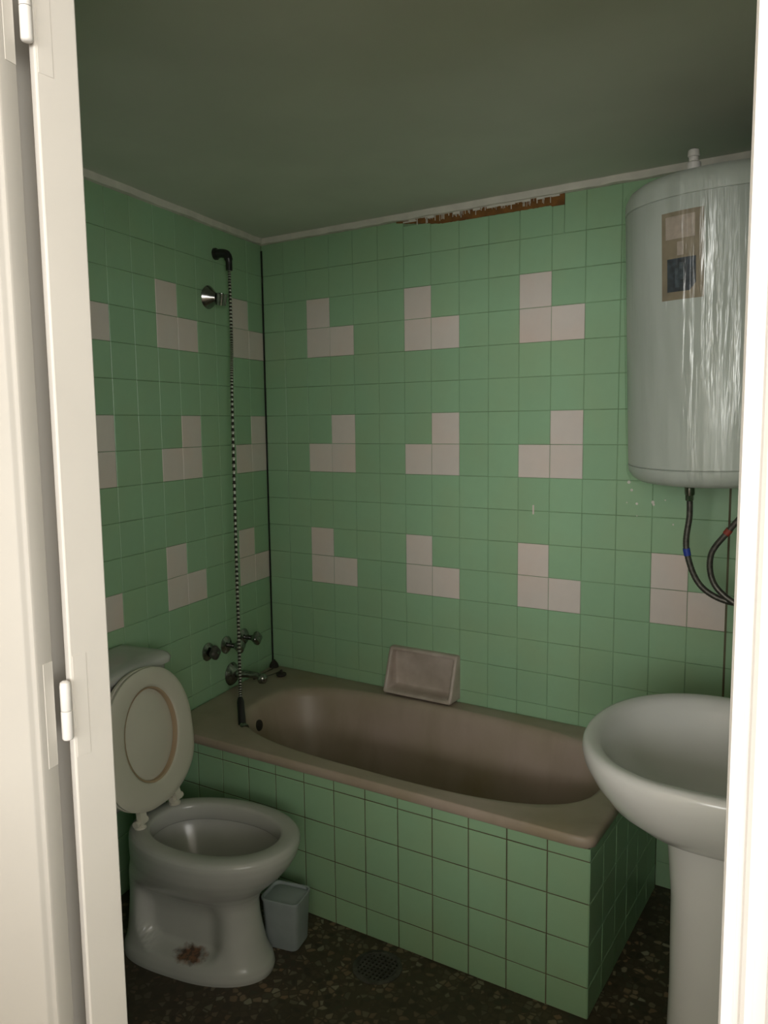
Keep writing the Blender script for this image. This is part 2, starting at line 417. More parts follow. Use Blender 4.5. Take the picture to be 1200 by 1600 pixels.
# leaf, swung right out against the hall wall
HX, HY = 1.3435, -1.9155
OPEN = math.radians(165)
ld_ = Vector((math.cos(OPEN), -math.sin(OPEN), 0)); ln_ = Vector((math.sin(OPEN), math.cos(OPEN), 0))   # along the leaf / bathroom face normal
door = empty('door_1', (HX, HY, 0)); tag(door, 'cream painted door leaf swung open into the hall', kind='structure')
def leafpt(a, b2, z): p = Vector((HX, HY, 0))+ld_*a+ln_*b2; return (p.x, p.y, z)
prof = [(.004, .0015), (.0015, .004), (.0015, .0265), (.003, .0285), (.006, .0285), (.0085, .0305), (.010, .0345), (.0125, .036), (.70, .036), (.70, 0.0015)]
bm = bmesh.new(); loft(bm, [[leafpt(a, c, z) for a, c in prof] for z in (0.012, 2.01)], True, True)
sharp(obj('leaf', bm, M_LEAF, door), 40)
for zc in (0.36, 1.147, 1.922):
    kn = obj('hinge', lathe(bmesh.new(), (HX+.0045, HY+.0075, zc-.036), (0, 0, 1), [(0, .003), (.001, .0055), (.003, .0066), (.0352, .0066), (.0358, .0060)], 14), M_PAINTW, door); sharp(kn, 40)
    kn2 = obj('knuckle', lathe(bmesh.new(), (HX+.0045, HY+.0075, zc), (0, 0, 1), [(0.0003, .0060), (.0008, .0064), (.030, .0064), (.034, .0056), (.036, .003)], 14), M_PAINTW, kn); sharp(kn2, 40)
    obj('hinge_plate', box((XJL-.001, -1.896, zc-.062), (XJL+.0005, -1.8775, zc+.062), 0.0002), M_PAINT, kn)
    p = leafpt(0, .015, zc); Mx = Matrix.Translation(p) @ Matrix.Rotation(math.atan2(ld_.y, ld_.x), 4, 'Z')
    obj('hinge_plate', box((.0009, -.011, -.062), (.002, .004, .062), 0.0002, Mx), M_PAINT, kn)
# hall
bm = bmesh.new(); add_box(bm, (-0.2, -6.3, -0.08), (5.0, YF-0.03, -0.001)); hf = structure('floor_hall', bm, M_HALLF, 'brown hall floor outside the bathroom')
structure('ceiling_hall', box((-0.2, -6.3, 2.6), (5.0, YH, 2.7)), M_HALL, 'white hall ceiling')
structure('wall_hall_left', box((-0.3, -6.3, 0), (-0.2, YH, 2.6)), M_HALL, 'painted side wall of the hall')
bm = bmesh.new(); add_box(bm, (XR+0.1, YH, 0), (5.0, YH+0.06, 2.6)); add_box(bm, (-0.2, YH, H+.1), (XR+0.1, YH+.06, 2.6))
structure('wall_hall_front', bm, M_HALL, 'painted hall wall beside the bathroom doorway')
def win_wall(name, lab, flip, w0, w1, z0, z1, a0, a1, wlab, wname):
    """wall along one axis with a hole and a framed window; flip: the wall runs along y at the right of the hall"""
    def bx(u0, u1, d0, d1, zz0, zz1, bev=0.0):
        return ((5.0+d0, u0, zz0), (5.0+d1, u1, zz1), bev) if flip else ((u0, -6.25-d1, zz0), (u1, -6.25-d0, zz1), bev)
    bm = bmesh.new()
    for q in (bx(a0, w0, 0, .15, 0, 2.6), bx(w1, a1, 0, .15, 0, 2.6), bx(w0, w1, 0, .15, 0, z0), bx(w0, w1, 0, .15, z1, 2.6)): add_box(bm, q[0], q[1])
    structure(name, bm, M_HALL, lab)
    win = empty(wname, (5.0, w0, z0) if flip else (w0, -6.25, z0)); tag(win, wlab, kind='structure')
    for q in (bx(w0, w0+.05, .05, .10, z0, z1, .004), bx(w1-.05, w1, .05, .10, z0, z1, .004), bx(w0, w1, .05, .10, z0, z0+.05, .004), bx(w0, w1, .05, .10, z1-.05, z1, .004)):
        obj('window_frame', box(*q), M_PAINTW, win)
structure('hall_light_blocker', box((1.35, -3.25, 0), (4.6, -3.13, 1.08), .004), M_HALL, 'waist-high block added in the hall to shade the lower bathroom')  # added out of view to cut light to tub front, toilet and floor
win_wall('wall_hall_back', 'hall end wall with an added window', False, 1.55, 4.85, 1.00, 2.50, -0.2, 5.0, 'white framed window added at the end of the hall for light', 'added_window_1')  # unseen window, added to bring light onto the back wall
win_wall('wall_hall_right', 'side wall of the hall with an added window', True, -5.70, -3.20, 0.78, 2.42, -6.3, YH, 'white framed window added in the side of the hall for light', 'added_window_2')  # unseen window, added to light the left wall and door jamb

# ---------------------------------------------------------------- bathtub with tiled apron
RIM = 0.478
AX, AY, AA, AT = 14.385*T, -6.156*T, 0.024, 0.983*T     # front right corner of the apron, its angle, its tile pitch
adir = Vector((-math.cos(AA), -math.sin(AA), 0))        # along the apron towards the left wall
tub = empty('bathtub', (0.9, -0.34, 0), 'old beige built-in bathtub with stained enamel and green tiled front', 'bathtub')
NP = 120
def outer_ring(ins, z, rad=0.03):
    # quadrilateral with rounded corners: back left, back right, front right, front left
    cs = []
    pl = lambda d: -DL*d
    q = [Vector((0.004, -0.002, 0)), Vector((AX+0.010, -0.002, 0)), Vector((AX+0.010, AY-0.010, 0)), None]
    # front left where the apron line meets the left wall
    P = Vector((AX, AY-0.010, 0)); s_ = (P.dot(NL))/(-adir.dot(NL)); q[3] = P+adir*s_+Vector((0.004, 0, 0))
    cen = sum(q, Vector())/4
    q = [c+(cen-c).normalized()*ins*1.4 for c in q]
    per = []
    rr = [0.012, rad, rad, 0.012]
    for i in range(4):
        a, c, d = q[i-1], q[i], q[(i+1) % 4]
        u1 = (a-c).normalized(); u2 = (d-c).normalized()
        for k in range(7):
            t = k/6; p1 = c+u1*rr[i]; p2 = c+u2*rr[i]
            per.append((p1*(1-t)**2+c*2*t*(1-t)+p2*t*t))
    # resample by angle about the tub centre so rings correspond to the opening
    return per
OC = Vector((0.890, -0.360, 0))
def cast(per, ang):
    d = Vector((math.cos(ang), math.sin(ang), 0)); best = None
    for i in range(len(per)):
        a = per[i]-OC; c = per[(i+1) % len(per)]-OC; e = c-a
        den = d.x*(-e.y)+d.y*e.x
        if abs(den) < 1e-9: continue
        t = (a.x*(-e.y)+a.y*e.x)/den; s = (d.x*a.y-d.y*a.x)/den
        if t > 0 and -1e-6 <= s <= 1+1e-6:
            if best is None or t > best: best = t
    return OC+d*best
def angs():
    out = []
    for k in range(NP):
        cx, sy = sup(2*PI*k/NP, 2.8); out.append(math.atan2(sy*0.275, cx*0.63))
    return out
ANG = angs()
def oring(ins, z):
    per = outer_ring(ins, z); return [(p.x, p.y, z) for p in (cast(per, a) for a in ANG)]
def iring(a, c, z, e, dx=0.0, dy=0.0):
    out = []
    for k in range(NP):
        cx, sy = sup(2*PI*k/NP, e); y = OC.y+dy+sy*c
        x = OC.x+dx+cx*a
        out.append((x-(y-OC.y)*0.10*(1 if cx < 0 else 0.0)*abs(cx), y, z))
    return out
def lerp_ring(r0, r1, t, z): return [(a[0]*(1-t)+b2[0]*t, a[1]*(1-t)+b2[1]*t, z) for a, b2 in zip(r0, r1)]
o0 = oring(0, RIM); i0 = iring(0.645, 0.290, RIM, 3.0)
rings = [oring(0.006, RIM-0.030), oring(0.001, RIM-0.026), oring(0, RIM-0.015), oring(0.001, RIM-0.006), oring(0.005, RIM-0.001), oring(0.010, RIM), lerp_ring(o0, i0, .55, RIM-.001), lerp_ring(o0, i0, .85, RIM-.002),
         i0, iring(.635, .281, RIM-.004, 3.0), iring(.625, .271, RIM-.013, 3.0), iring(.618, .264, RIM-.03, 3.0),
         iring(.602, .248, .36, 3.0, .004), iring(.565, .225, .25, 3.0, .006), iring(.535, .205, .17, 3.0, .01), iring(.50, .18, .135, 2.9, .01), iring(.42, .14, .118, 2.8, .01), iring(.2, .06, .112, 2.5, .01)]
rings = [[(p[0], p[1], min(p[2], RIM)) for p in r] for r in rings]
bm = bmesh.new(); loft(bm, rings, False, True); sharp(obj('basin', bm, M_TUB, tub), 60)
# masonry carcass behind the tiles: front, right end
apron_top = RIM-0.030
bm = bmesh.new()
def apt(k, off=0.0, z=0.0): p = Vector((AX, AY, 0))+adir*k+Vector((adir.y, -adir.x, 0))*off; return Vector((p.x, p.y, z))
LEN = 1.46
s_end = (Vector((AX, AY, 0)).dot(NL))/(-adir.dot(NL))
for a0, a1, o0_, o1_ in ((0.0, s_end-0.001, -0.05, -0.0022),):
    # outward direction of the apron is -y; find sign
    pass
outw = Vector((adir.y, -adir.x, 0));
if outw.y > 0: outw = -outw
def ap(k, off, z): p = Vector((AX, AY, 0))+adir*k+outw*off; return (p.x, p.y, z)
loft(bm, [[ap(0.004, -0.05, z), ap(0.004, -0.0022, z), ap(s_end, -0.0022, z), ap(s_end-.012, -0.05, z)] for z in (0, apron_top)], True, True)
obj('apron', bm, M_GROUT_A, tub)
bm = bmesh.new(); add_box(bm, (AX-0.05, AY+0.003, 0), (AX-0.0022, -0.002, apron_top)); endp = obj('end_panel', bm, M_GROUT_A, tub)
apron_rz = math.atan2(-adir.y, -adir.x)
cols = int(s_end/AT)+1
zs = [0.0, Z(-14.99), Z(-13.99), Z(-12.99), Z(-11.99), apron_top]
def child_tiles(par, start, rz, xs, zs, mat):
    R = Matrix.Rotation(rz, 4, 'Z')
    for x0, x1 in xs:
        for z0, z1 in zip(zs[:-1], zs[1:]):
            p = Vector(start)+R @ Vector(((x0+x1)/2, random.uniform(-.0004, .0004), 0)); p.z = (z0+z1)/2
            o = link('tile', tile_mesh(x1-x0, z1-z0, mat, .0032), par, p-parent_loc(par)); o.rotation_euler = (random.uniform(-.003, .003), 0, rz+random.uniform(-.003, .003))
apn = [c for c in tub.children if c.name.startswith('apron')][0]
xs = []
for k in range(cols):
    a0, a1 = k*AT, min((k+1)*AT, s_end-0.002)
    if a1-a0 > .012: xs.append((-a1, -a0))
child_tiles(apn, (AX, AY, 0), apron_rz, xs, zs, M_GREEN)
child_tiles(endp, (AX, 0, 0), PI/2, [(AY+k*T, min(AY+(k+1)*T, -0.003)) for k in range(7) if AY+k*T < -.02], zs, M_GREEN)
# overflow disc, waste
ox = OC.x-.606
ov = obj('overflow', lathe(bmesh.new(), (0.288, -0.415, 0.408), (1, 0.1, 0.12), [(0, .020), (.004, .020), (.007, .016), (.008, .004)], 20), M_RUBBER, tub); sharp(ov)
sharp(obj('waste', lathe(bmesh.new(), (0.42, -0.35, 0.113), (0, 0, 1), [(0, .03), (.004, .028), (.005, .02), (.003, .01)], 20), M_IRON, tub))

# plug and chain in the corner of the rim
pl = obj('rubber_plug', lathe(bmesh.new(), (0.135, -0.105, RIM), (0, 0, 1), [(0, .017), (.006, .021), (.010, .021), (.012, .018), (.015, .006), (.024, .005)], 18), M_RUBBER)
sharp(pl); tag(pl, 'dark rubber plug lying on the back corner of the tub rim', 'bath plug')
bm = bmesh.new(); rnd = random.Random(5)
path = smooth_path([(0.130, -0.110, RIM+.018), (0.10, -0.14, RIM+.005), (0.075, -0.20, RIM+.004), (0.062, -0.16, RIM+.004), (0.055, -0.09, RIM+.004), (0.05, -0.05, RIM+.007), (0.03, -0.022, RIM+.028)], 9)
for k, p in enumerate(path):
    lathe(bm, p-Vector((0, 0, .0022)), (0, 0, 1), [(0, .0012), (.0022, .0028), (.0044, .0012)], 6)
ch = sharp(obj('plug_chain', bm, M_RUBBER)); tag(ch, 'thin dark ball chain curling in the corner of the tub rim', 'chain')
cl = obj('dirt_clump', lathe(bmesh.new(), (0.033, -0.030, RIM), (0, 0, 1), [(0, .020), (.010, .018), (.022, .011), (.030, .004)], 9), M_RUBBER)
tag(cl, 'small dark clump stuck in the tile corner above the tub rim', 'clump')

# ---------------------------------------------------------------- soap dish
SX0, SX1 = 5.42*T, 8.02*T; SZT, SZB = Z(-9.85), RIM+0.006
def dish_ring(ins, dt, db, z_in=0.0, r=0.010, n=5):
    x0, x1, z0, z1 = SX0+ins, SX1-ins, SZB+ins*0.9, SZT-ins*.9
    out = []
    for cx, cz, a0 in ((x1-r, z1-r, 0), (x0+r, z1-r, PI/2), (x0+r, z0+r, PI), (x1-r, z0+r, 1.5*PI)):
        for k in range(n+1):
            a = a0+PI/2*k/n; x = cx+r*math.cos(a); z = cz+r*math.sin(a); t = (z-SZB)/(SZT-SZB)
            out.append((x, -(db*(1-t)+dt*t), z))
    return out
bm = bmesh.new()
loft(bm, [dish_ring(0, -0.001, -0.001), dish_ring(0.0, .012, .064), dish_ring(0.001, .018, .072), dish_ring(.004, .0205, .075), dish_ring(.010, .0205, .0745), dish_ring(.014, .018, .071), dish_ring(.0165, .012, .045), dish_ring(.0195, .005, .010), dish_ring(.026, .003, .004)], True, True)
sd = obj('soap_dish', bm, M_SOAP); sharp(sd, 50); tag(sd, 'grimy ceramic soap dish set on the back wall above the tub', 'soap dish')

# ---------------------------------------------------------------- shower and taps on the left wall
def LW(c, out, z): p = -DL*c+NL*out; return Vector((p.x, p.y, z))       # c = distance from the corner
def facing(z=0): return NL
sh = empty('shower_hose_set', LW(.318, 0, 2.09), 'long steel shower hose hanging from a black elbow above the taps', 'shower hose')
bm = bmesh.new(); lathe(bm, LW(.318, -.001, 2.092), NL, [(0, .021), (.008, .021), (.010, .016), (.018, .0155)], 20); sharp(obj('wall_flange', bm, M_BLACK, sh))
bm = bmesh.new(); tube(bm, smooth_path([LW(.318, .010, 2.092), LW(.318, .03, 2.092), LW(.316, .048, 2.086), LW(.316, .056, 2.068), LW(.316, .057, 2.030)], 6), [.0155]*13+[.0148]*6+[.012]*6, 16); sharp(obj('elbow', bm, M_BLACK, sh), 60)
end = Vector((0.318, -0.535, 0.545)); topp = LW(.316, .057, 2.035)
pth = smooth_path([topp, topp+Vector((.002, -.002, -.25)), topp.lerp(end, .3)+Vector((-.012, .010, 0)), topp.lerp(end, .62)+Vector((-.014, .012, 0)), topp.lerp(end, .85)+Vector((-.008, .008, 0)), end], 90)
bm = bmesh.new(); tube(bm, pth, [.0050+(.0018 if k % 4 in (0, 1) else 0) for k in range(len(pth))], 10); hs = sharp(obj('hose', bm, M_BRAID, sh), 30); hs.data.materials.append(M_RUBBER)
for p in hs.data.polygons: p.material_index = 0 if (p.index//10) % 4 in (0, 1) else 1
he = end+Vector((0.035, -0.032, -0.072))
bm = bmesh.new(); tube(bm, [end+(end-he)*.10, end, end.lerp(he, .1), end.lerp(he, .5), he], [.008, .011, .0125, .0125, .014], 14); sharp(obj('handset', bm, M_BLACK, sh), 60)
bm = bmesh.new(); lathe(bm, he+Vector((-.004, 0, .006)), Vector((.8, -.3, -.35)), [(0, .008), (.012, .012), (.024, .016), (.028, .015), (.029, .006)], 16); sharp(obj('spray_cap', bm, M_CHROME, sh), 40)

br = empty('shower_bracket', LW(.372, 0, 1.93), 'small worn chrome hand shower bracket on the left wall', 'bracket')
bm = bmesh.new(); lathe(bm, LW(.372, -.001, 1.932), NL+Vector((0, 0, -.12)), [(0, .040), (.004, .042), (.010, .038), (.026, .024), (.040, .014)], 22); sharp(obj('cone_base', bm, M_CHROME, br), 50)
bm = bmesh.new()
cpt = LW(.368, .054, 1.922); ax = Vector((.25, -.1, 1)).normalized(); x_, y_ = frame_for(ax); rr = []
for zz, ro, ri in ((-.020, .018, .012), (.020, .021, .0145)):
    rr.append([cpt+ax*zz+(x_*math.cos(a)+y_*math.sin(a))*ro for a in [(.35+(2*PI-.7)*k/18) for k in range(19)]]+[cpt+ax*zz+(x_*math.cos(a)+y_*math.sin(a))*ri for a in [(.35+(2*PI-.7)*(18-k)/18) for k in range(19)]])
loft(bm, rr, True, True); sharp(obj('fork', bm, M_CHROME, br), 40)

def tap(c, z, label, out=0.050, r=.034, cap=False, mat=M_CHROME):
    t = empty('bath_tap', LW(c, 0, z), label, 'tap', 'wall taps over the bathtub')
    bm = bmesh.new(); lathe(bm, LW(c, -.001, z), NL, [(0, r), (.004, r), (.010, r*.8), (.016, r*.5)], 22); sharp(obj('flange', bm, M_CHROME, t), 40)
    bm = bmesh.new(); lathe(bm, LW(c, .008, z), NL, [(0, .010), (out*.6, .010), (out*.65, .012), (out, .012)], 16); sharp(obj('stem', bm, M_CHROME, t), 40)
    bm = bmesh.new()
    o = LW(c, out, z)
    # four-lobed knob
    n = 40; rings = []
    for h, s in ((0, .55), (.003, .9), (.010, 1.0), (.018, .97), (.023, .8), (.025, .35)):
        rings.append([o+NL*h+(DL*math.cos(2*PI*k/n)+Vector((0, 0, 1))*math.sin(2*PI*k/n))*(r*.72*s*(1+.12*math.cos(4*2*PI*k/n))) for k in range(n)])
    loft(bm, rings, True, True); sharp(obj('handle', bm, mat, t), 50)
    bm = bmesh.new(); lathe(bm, o+NL*.0245, NL, [(0, .007), (.0025, .006), (.003, .002)], 14); sharp(obj('index_cap', bm, M_CHROME, t), 40)
    return t
tap(.452, .655, 'leftmost of the three chrome wall taps, nearest the toilet', out=.020, mat=M_IRON)
tap(.335, .650, 'middle chrome wall tap, just left of the hanging hose')
tap(.215, .650, 'rightmost chrome wall tap, nearest the tiled corner', out=.05)
sp = empty('tub_spout', LW(.292, 0, .515), 'chrome bath spout with round flange low over the tub rim', 'spout')
bm = bmesh.new(); lathe(bm, LW(.305, -.001, .528), NL, [(0, .044), (.004, .045), (.014, .036), (.026, .019)], 24); sharp(obj('flange', bm, M_CHROME, sp), 40)
bm = bmesh.new(); tube(bm, smooth_path([LW(.305, .012, .530), LW(.303, .06, .533), LW(.300, .11, .532), LW(.299, .128, .526)], 6), [.0145]*6+[.013]*6+[.012]*7, 16); sharp(obj('pipe', bm, M_CHROME, sp), 50)
bm = bmesh.new(); lathe(bm, LW(.298, .133, .538), (0, 0, -1), [(0, .010), (.004, .0165), (.014, .019), (.026, .018), (.032, .014), (.033, .008)], 20); sharp(obj('nozzle', bm, M_CHROME, sp), 50)

# ---------------------------------------------------------------- toilet
TT = -1.085
def TP(s, t, z): p = NL*s+DL*(TT+t); return (p.x, p.y, z)
toilet = empty('toilet', TP(.4, 0, 0), 'old white pedestal toilet with raised seat beside the bathtub', 'toilet')
NT = 96
def egg(sb, sf, wd, z, eb=2.6, ef=2.1, f=0.50):
    sc = sb+(sf-sb)*f; out = []
    for k in range(NT):
        a = 2*PI*k/NT
        if math.cos(a) >= 0: cx, sy = sup(a, ef); out.append([sc+cx*(sf-sc), sy*wd, z])
        else: cx, sy = sup(a, eb); out.append([sc+cx*(sc-sb), sy*wd, z])
    return out
secs = [(0, .17, .622, .116), (.012, .17, .625, .118), (.03, .172, .621, .116), (.045, .178, .612, .111), (.07, .182, .602, .105), (.11, .186, .592, .101), (.15, .19, .585, .098), (.19, .192, .582, .097), (.212, .194, .588, .101),
        (.235, .196, .604, .114), (.258, .198, .630, .132), (.282, .200, .656, .149), (.31, .202, .680, .163), (.338, .204, .696, .172), (.362, .206, .703, .176), (.374, .209, .702, .175), (.381, .214, .696, .169), (.384, .22, .686, .160)]
rings = []
def smooth01(x): x = max(0, min(1, x)); return x*x*(3-2*x)
fine = []
for i in range(len(secs)-1):
    for k in range(3):
        u = k/3; fine.append(tuple(secs[i][j]*(1-u)+secs[i+1][j]*u for j in range(4)))
fine.append(secs[-1])
for z, sb, sf, wd in fine:
    r = egg(sb, sf, wd, z, 3.2-1.1*smooth01((z-.2)/.1), 2.1, .52)
    # side recess of the trap: bounded by the foot, the front column and the bowl
    for p in r:
        s, t = p[0], p[1]
        low = 0.050+max(0, (abs(s-.40)-.07))**2*9
        fz = smooth01((z-low)/.016)*smooth01((.250-z)/.10)
        fs = smooth01((s-.245)/.045)*smooth01((.545-s)/.075)
        p[1] = t*(1-0.42*fz*fs)
    rings.append([TP(*p) for p in r])
rings += [[TP(*p) for p in egg(*q, 2.2, 2.1, .5)] for q in ((.262, .658, .132, .384), (.268, .652, .127, .381), (.271, .649, .124, .374), (.273, .647, .122, .340), (.270, .650, .125, .336), (.258, .662, .137, .334), (.262, .656, .133, .315), (.295, .615, .106, .26), (.33, .565, .078, .215), (.36, .52, .055, .19), (.40, .47, .03, .182))]
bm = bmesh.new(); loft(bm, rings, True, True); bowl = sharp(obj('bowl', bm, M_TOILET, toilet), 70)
# rust stain at the foot of the recess: a mark in the glaze with its own shape
M_BOWL = M_TOILET.copy(); M_BOWL.name = 'old_toilet_china_rusty'; nt = M_BOWL.node_tree; b = nt.nodes['Principled BSDF']
old = b.inputs['Base Color'].links[0].from_socket
tcn = nt.nodes.new('ShaderNodeTexCoord'); mp = nt.nodes.new('ShaderNodeMapping'); mp.vector_type = 'TEXTURE'
pr_ = Vector(TP(.425, -.085, .058))-toilet.location
mp.inputs['Location'].default_value = pr_; mp.inputs['Rotation'].default_value = (0, 0, A); mp.inputs['Scale'].default_value = (.050, .05, .016)
nt.links.new(tcn.outputs['Object'], mp.inputs[0])
ln = nt.nodes.new('ShaderNodeVectorMath'); ln.operation = 'LENGTH'; nt.links.new(mp.outputs[0], ln.inputs[0])
ad = nt.nodes.new('ShaderNodeMath'); ad.operation = 'MULTIPLY_ADD'; ad.inputs[1].default_value = 1.3; nt.links.new(noise(nt, 55, 4), ad.inputs[0]); nt.links.new(ln.outputs['Value'], ad.inputs[2])
mr = nt.nodes.new('ShaderNodeMapRange'); mr.inputs[1].default_value = 1.15; mr.inputs[2].default_value = 1.75; mr.inputs[3].default_value = 0.92; mr.inputs[4].default_value = 0.0
nt.links.new(ad.outputs[0], mr.inputs[0])
rc = ramp(nt, noise(nt, 90, 3), [(0.4, (0.055, 0.028, 0.015)), (0.65, (0.20, 0.075, 0.03))])
nt.links.new(mix(nt, mr.outputs[0], old, rc), b.inputs['Base Color'])
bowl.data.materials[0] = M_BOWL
# cistern
bm = bmesh.new()
def trr(s0, s1, hw, z, r=.03):
    out = []
    for cs, ct, a0 in ((s1-r, hw-r, 0), (s0+.005, hw-.005, PI/2), (s0+.005, -hw+.005, PI), (s1-r, -hw+r, 1.5*PI)):
        rr_ = r if cs > s0+.02 else .005
        for k in range(6):
            a = a0+PI/2*k/5; out.append(TP(cs+rr_*math.cos(a), ct+rr_*math.sin(a), z))
    return out
loft(bm, [trr(.012, .155, .150, .385), trr(.010, .168, .160, .40), trr(.008, .182, .172, .58), trr(.006, .188, .176, .772)], True, True); sharp(obj('cistern', bm, M_TOILET, toilet), 50)
bm = bmesh.new(); loft(bm, [trr(.004, .192, .180, .772), trr(.002, .200, .186, .776), trr(.002, .202, .188, .790), trr(.004, .196, .184, .800), trr(.012, .182, .172, .807), trr(.03, .15, .14, .810)], True, True); sharp(obj('cistern_lid', bm, M_TOILET, toilet), 50)
# lid and seat ring, both raised and leaning back
LEAN = math.radians(7)
HS, HZ = .272, .398
def SP(h, t, d):
    """h up along the raised lid, t sideways, d out of its face"""
    return TP(HS-math.sin(LEAN)*h+math.cos(LEAN)*d, t, HZ+math.cos(LEAN)*h+math.sin(LEAN)*d)
def seat_ring(off, d, grow=0.0):
    out = []
    for k in range(NT):
        a = 2*PI*k/NT; cx, sy = math.cos(a), math.sin(a)
        h = .215+(.193-off)*cx if cx > 0 else .215+(.197-off)*math.copysign(abs(cx)**(2/3.4), cx)
        wd = (.182-off)
        if cx < 0: wd *= 1-.30*abs(cx)**2.5
        out.append(SP(h+.0, math.copysign(abs(sy)**(2/(2.15 if cx > 0 else 2.9)), sy)*wd, d))
    return out
bm = bmesh.new(); loft(bm, [seat_ring(.004, -.012), seat_ring(.0, -.009), seat_ring(.0, -.001), seat_ring(.004, .002)], True, True); sharp(obj('seat_lid', bm, M_SEAT, toilet), 40)
def hole_ring(off, d):
    out = []
    for k in range(NT):
        a = 2*PI*k/NT; cx, sy = math.cos(a), math.sin(a)
        out.append(SP(.222+(.132-off)*cx, sy*(.108-off), d))
    return out
bm = bmesh.new()
rs = [seat_ring(.006, .004), seat_ring(.001, .007), seat_ring(.001, .013), seat_ring(.008, .0175), seat_ring(.02, .019), hole_ring(-.010, .0185), hole_ring(-.003, .0165), hole_ring(0, .012), hole_ring(0, .006), hole_ring(-.004, .004)]
loft(bm, rs+[rs[0]]); seat = sharp(obj('seat_ring', bm, M_SEAT, toilet), 50)
bm = bmesh.new(); loft(bm, [hole_ring(-.001, .0160), hole_ring(.004, .0135), hole_ring(.005, .003), hole_ring(-.001, .003), hole_ring(-.001, .0160)]); sharp(obj('inner_edge', bm, M_SEATEDGE, seat), 50)
for sg in (-1, 1):
    bm = bmesh.new()
    b1 = Vector(TP(HS-.004, sg*.075, .383)); lathe(bm, b1, (0, 0, 1), [(0, .017), (.006, .017), (.010, .012), (.018, .010)], 14)
    tube(bm, [Vector(TP(HS, sg*.055, HZ+.004)), Vector(TP(HS, sg*.100, HZ+.004))], .0095, 12)
    add = [SP(.0, sg*.066, -.004), SP(.0, sg*.088, -.004), SP(.0, sg*.088, .014), SP(.0, sg*.066, .014)]
    add2 = [SP(.045, sg*.060, -.004), SP(.045, sg*.085, -.004), SP(.045, sg*.085, .010), SP(.045, sg*.060, .010)]
    loft(bm, [add, add2], True, True)
    sharp(obj('seat_hinge', bm, M_SEAT, toilet), 45)

# ---------------------------------------------------------------- plastic bin between toilet and tub
BX, BY, BR = 0.752, -0.832, math.radians(12)
def bring(hx, hy, z, r=.018, tilt=0.0):
    out = []; ca, sa = math.cos(BR), math.sin(BR)
    for cx, cy, a0 in ((hx-r, hy-r, 0), (-hx+r, hy-r, PI/2), (-hx+r, -hy+r, PI), (hx-r, -hy+r, 1.5*PI)):
        for k in range(6):
            a = a0+PI/2*k/5; x = cx+r*math.cos(a); y = cy+r*math.sin(a); out.append((BX+x*ca-y*sa, BY+x*sa+y*ca, z))
    return out
bn_ = empty('waste_bin', (BX, BY, 0), 'small pale bluish plastic bin between toilet and tub', 'bin')
bm = bmesh.new(); loft(bm, [bring(.048, .040, .001), bring(.051, .043, .006), bring(.057, .048, .138), bring(.059, .050, .141), bring(.059, .050, .148), bring(.055, .046, .148), bring(.054, .045, .14), bring(.046, .038, .010)], True, True); sharp(obj('body', bm, M_BIN, bn_), 50)
bm = bmesh.new(); loft(bm, [bring(.0535, .0445, .130), bring(.0535, .0445, .139), bring(.048, .040, .142), bring(.03, .025, .143)], True, True); sharp(obj('lid', bm, M_BIN, bn_), 50)

# ---------------------------------------------------------------- floor drain
fd = empty('floor_drain', (1.035, -0.79, 0), 'round dark metal drain grate in the terrazzo beside the tub apron', 'drain')
bm = bmesh.new(); o = Vector((1.035, -0.79, 0))
n = 32; rr = lambda r, z: [(o.x+r*math.cos(2*PI*k/n), o.y+r*math.sin(2*PI*k/n), z) for k in range(n)]
loft(bm, [rr(.068, 0.0), rr(.068, .003), rr(.065, .0045), rr(.056, .0045), rr(.055, .002), rr(.055, 0)]); sharp(obj('rim', bm, M_IRON, fd), 40)
bm = bmesh.new(); loft(bm, [rr(.056, .0006), rr(.001, .0007)], False, True); obj('pit', bm, M_RUBBER, fd)
for k in range(-4, 5):
    x = k*.0125; l = math.sqrt(max(0, .055**2-x*x))
    if l > .01:
        obj('bar', box((o.x+x-.0026, o.y-l, .0012), (o.x+x+.0026, o.y+l, .0042), .0008), M_IRON, fd)
        obj('bar', box((o.x-l, o.y+x-.0022, .0012), (o.x+l, o.y+x+.0022, .0038), .0008), M_IRON, fd)

# ---------------------------------------------------------------- washbasin on pedestal
WB = Vector((1.858, -0.790, 0))
sink = empty('washbasin', (WB.x, WB.y, 0), 'white oval washbasin on a pedestal beside the doorway', 'washbasin')
def wr(a, c, z, dx=0.0, ebk=3.0):
    out = []
    for k in range(96):
        t = 2*PI*k/96; cx, sy = sup(t, 2.15)
        if cx > 0: cx, sy = sup(t, ebk)
        out.append((WB.x+dx+cx*a, WB.y+sy*c, z))
    return out
SR = 0.828
rings = [wr(.095, .11, SR-.180, .04), wr(.13, .15, SR-.174, .035), wr(.170, .195, SR-.152, .025), wr(.203, .232, SR-.12, .014), wr(.224, .260, SR-.08, .006), wr(.236, .278, SR-.045), wr(.241, .285, SR-.022), wr(.240, .284, SR-.010), wr(.236, .279, SR-.002), wr(.229, .271, SR),
         wr(.220, .261, SR-.001), wr(.211, .250, SR-.005), wr(.203, .241, SR-.014), wr(.196, .233, SR-.03), wr(.182, .217, SR-.06), wr(.155, .187, SR-.095), wr(.115, .14, SR-.125), wr(.06, .075, SR-.14), wr(.02, .025, SR-.142)]
bm = bmesh.new(); loft(bm, rings, True, True); sharp(obj('basin', bm, M_CERAM, sink), 70)
PX, PY = 1.893, -0.80
def pr(a, c, z): return [(PX+a*sup(2*PI*k/48, 2.4)[0], PY+c*sup(2*PI*k/48, 2.4)[1], z) for k in range(48)]
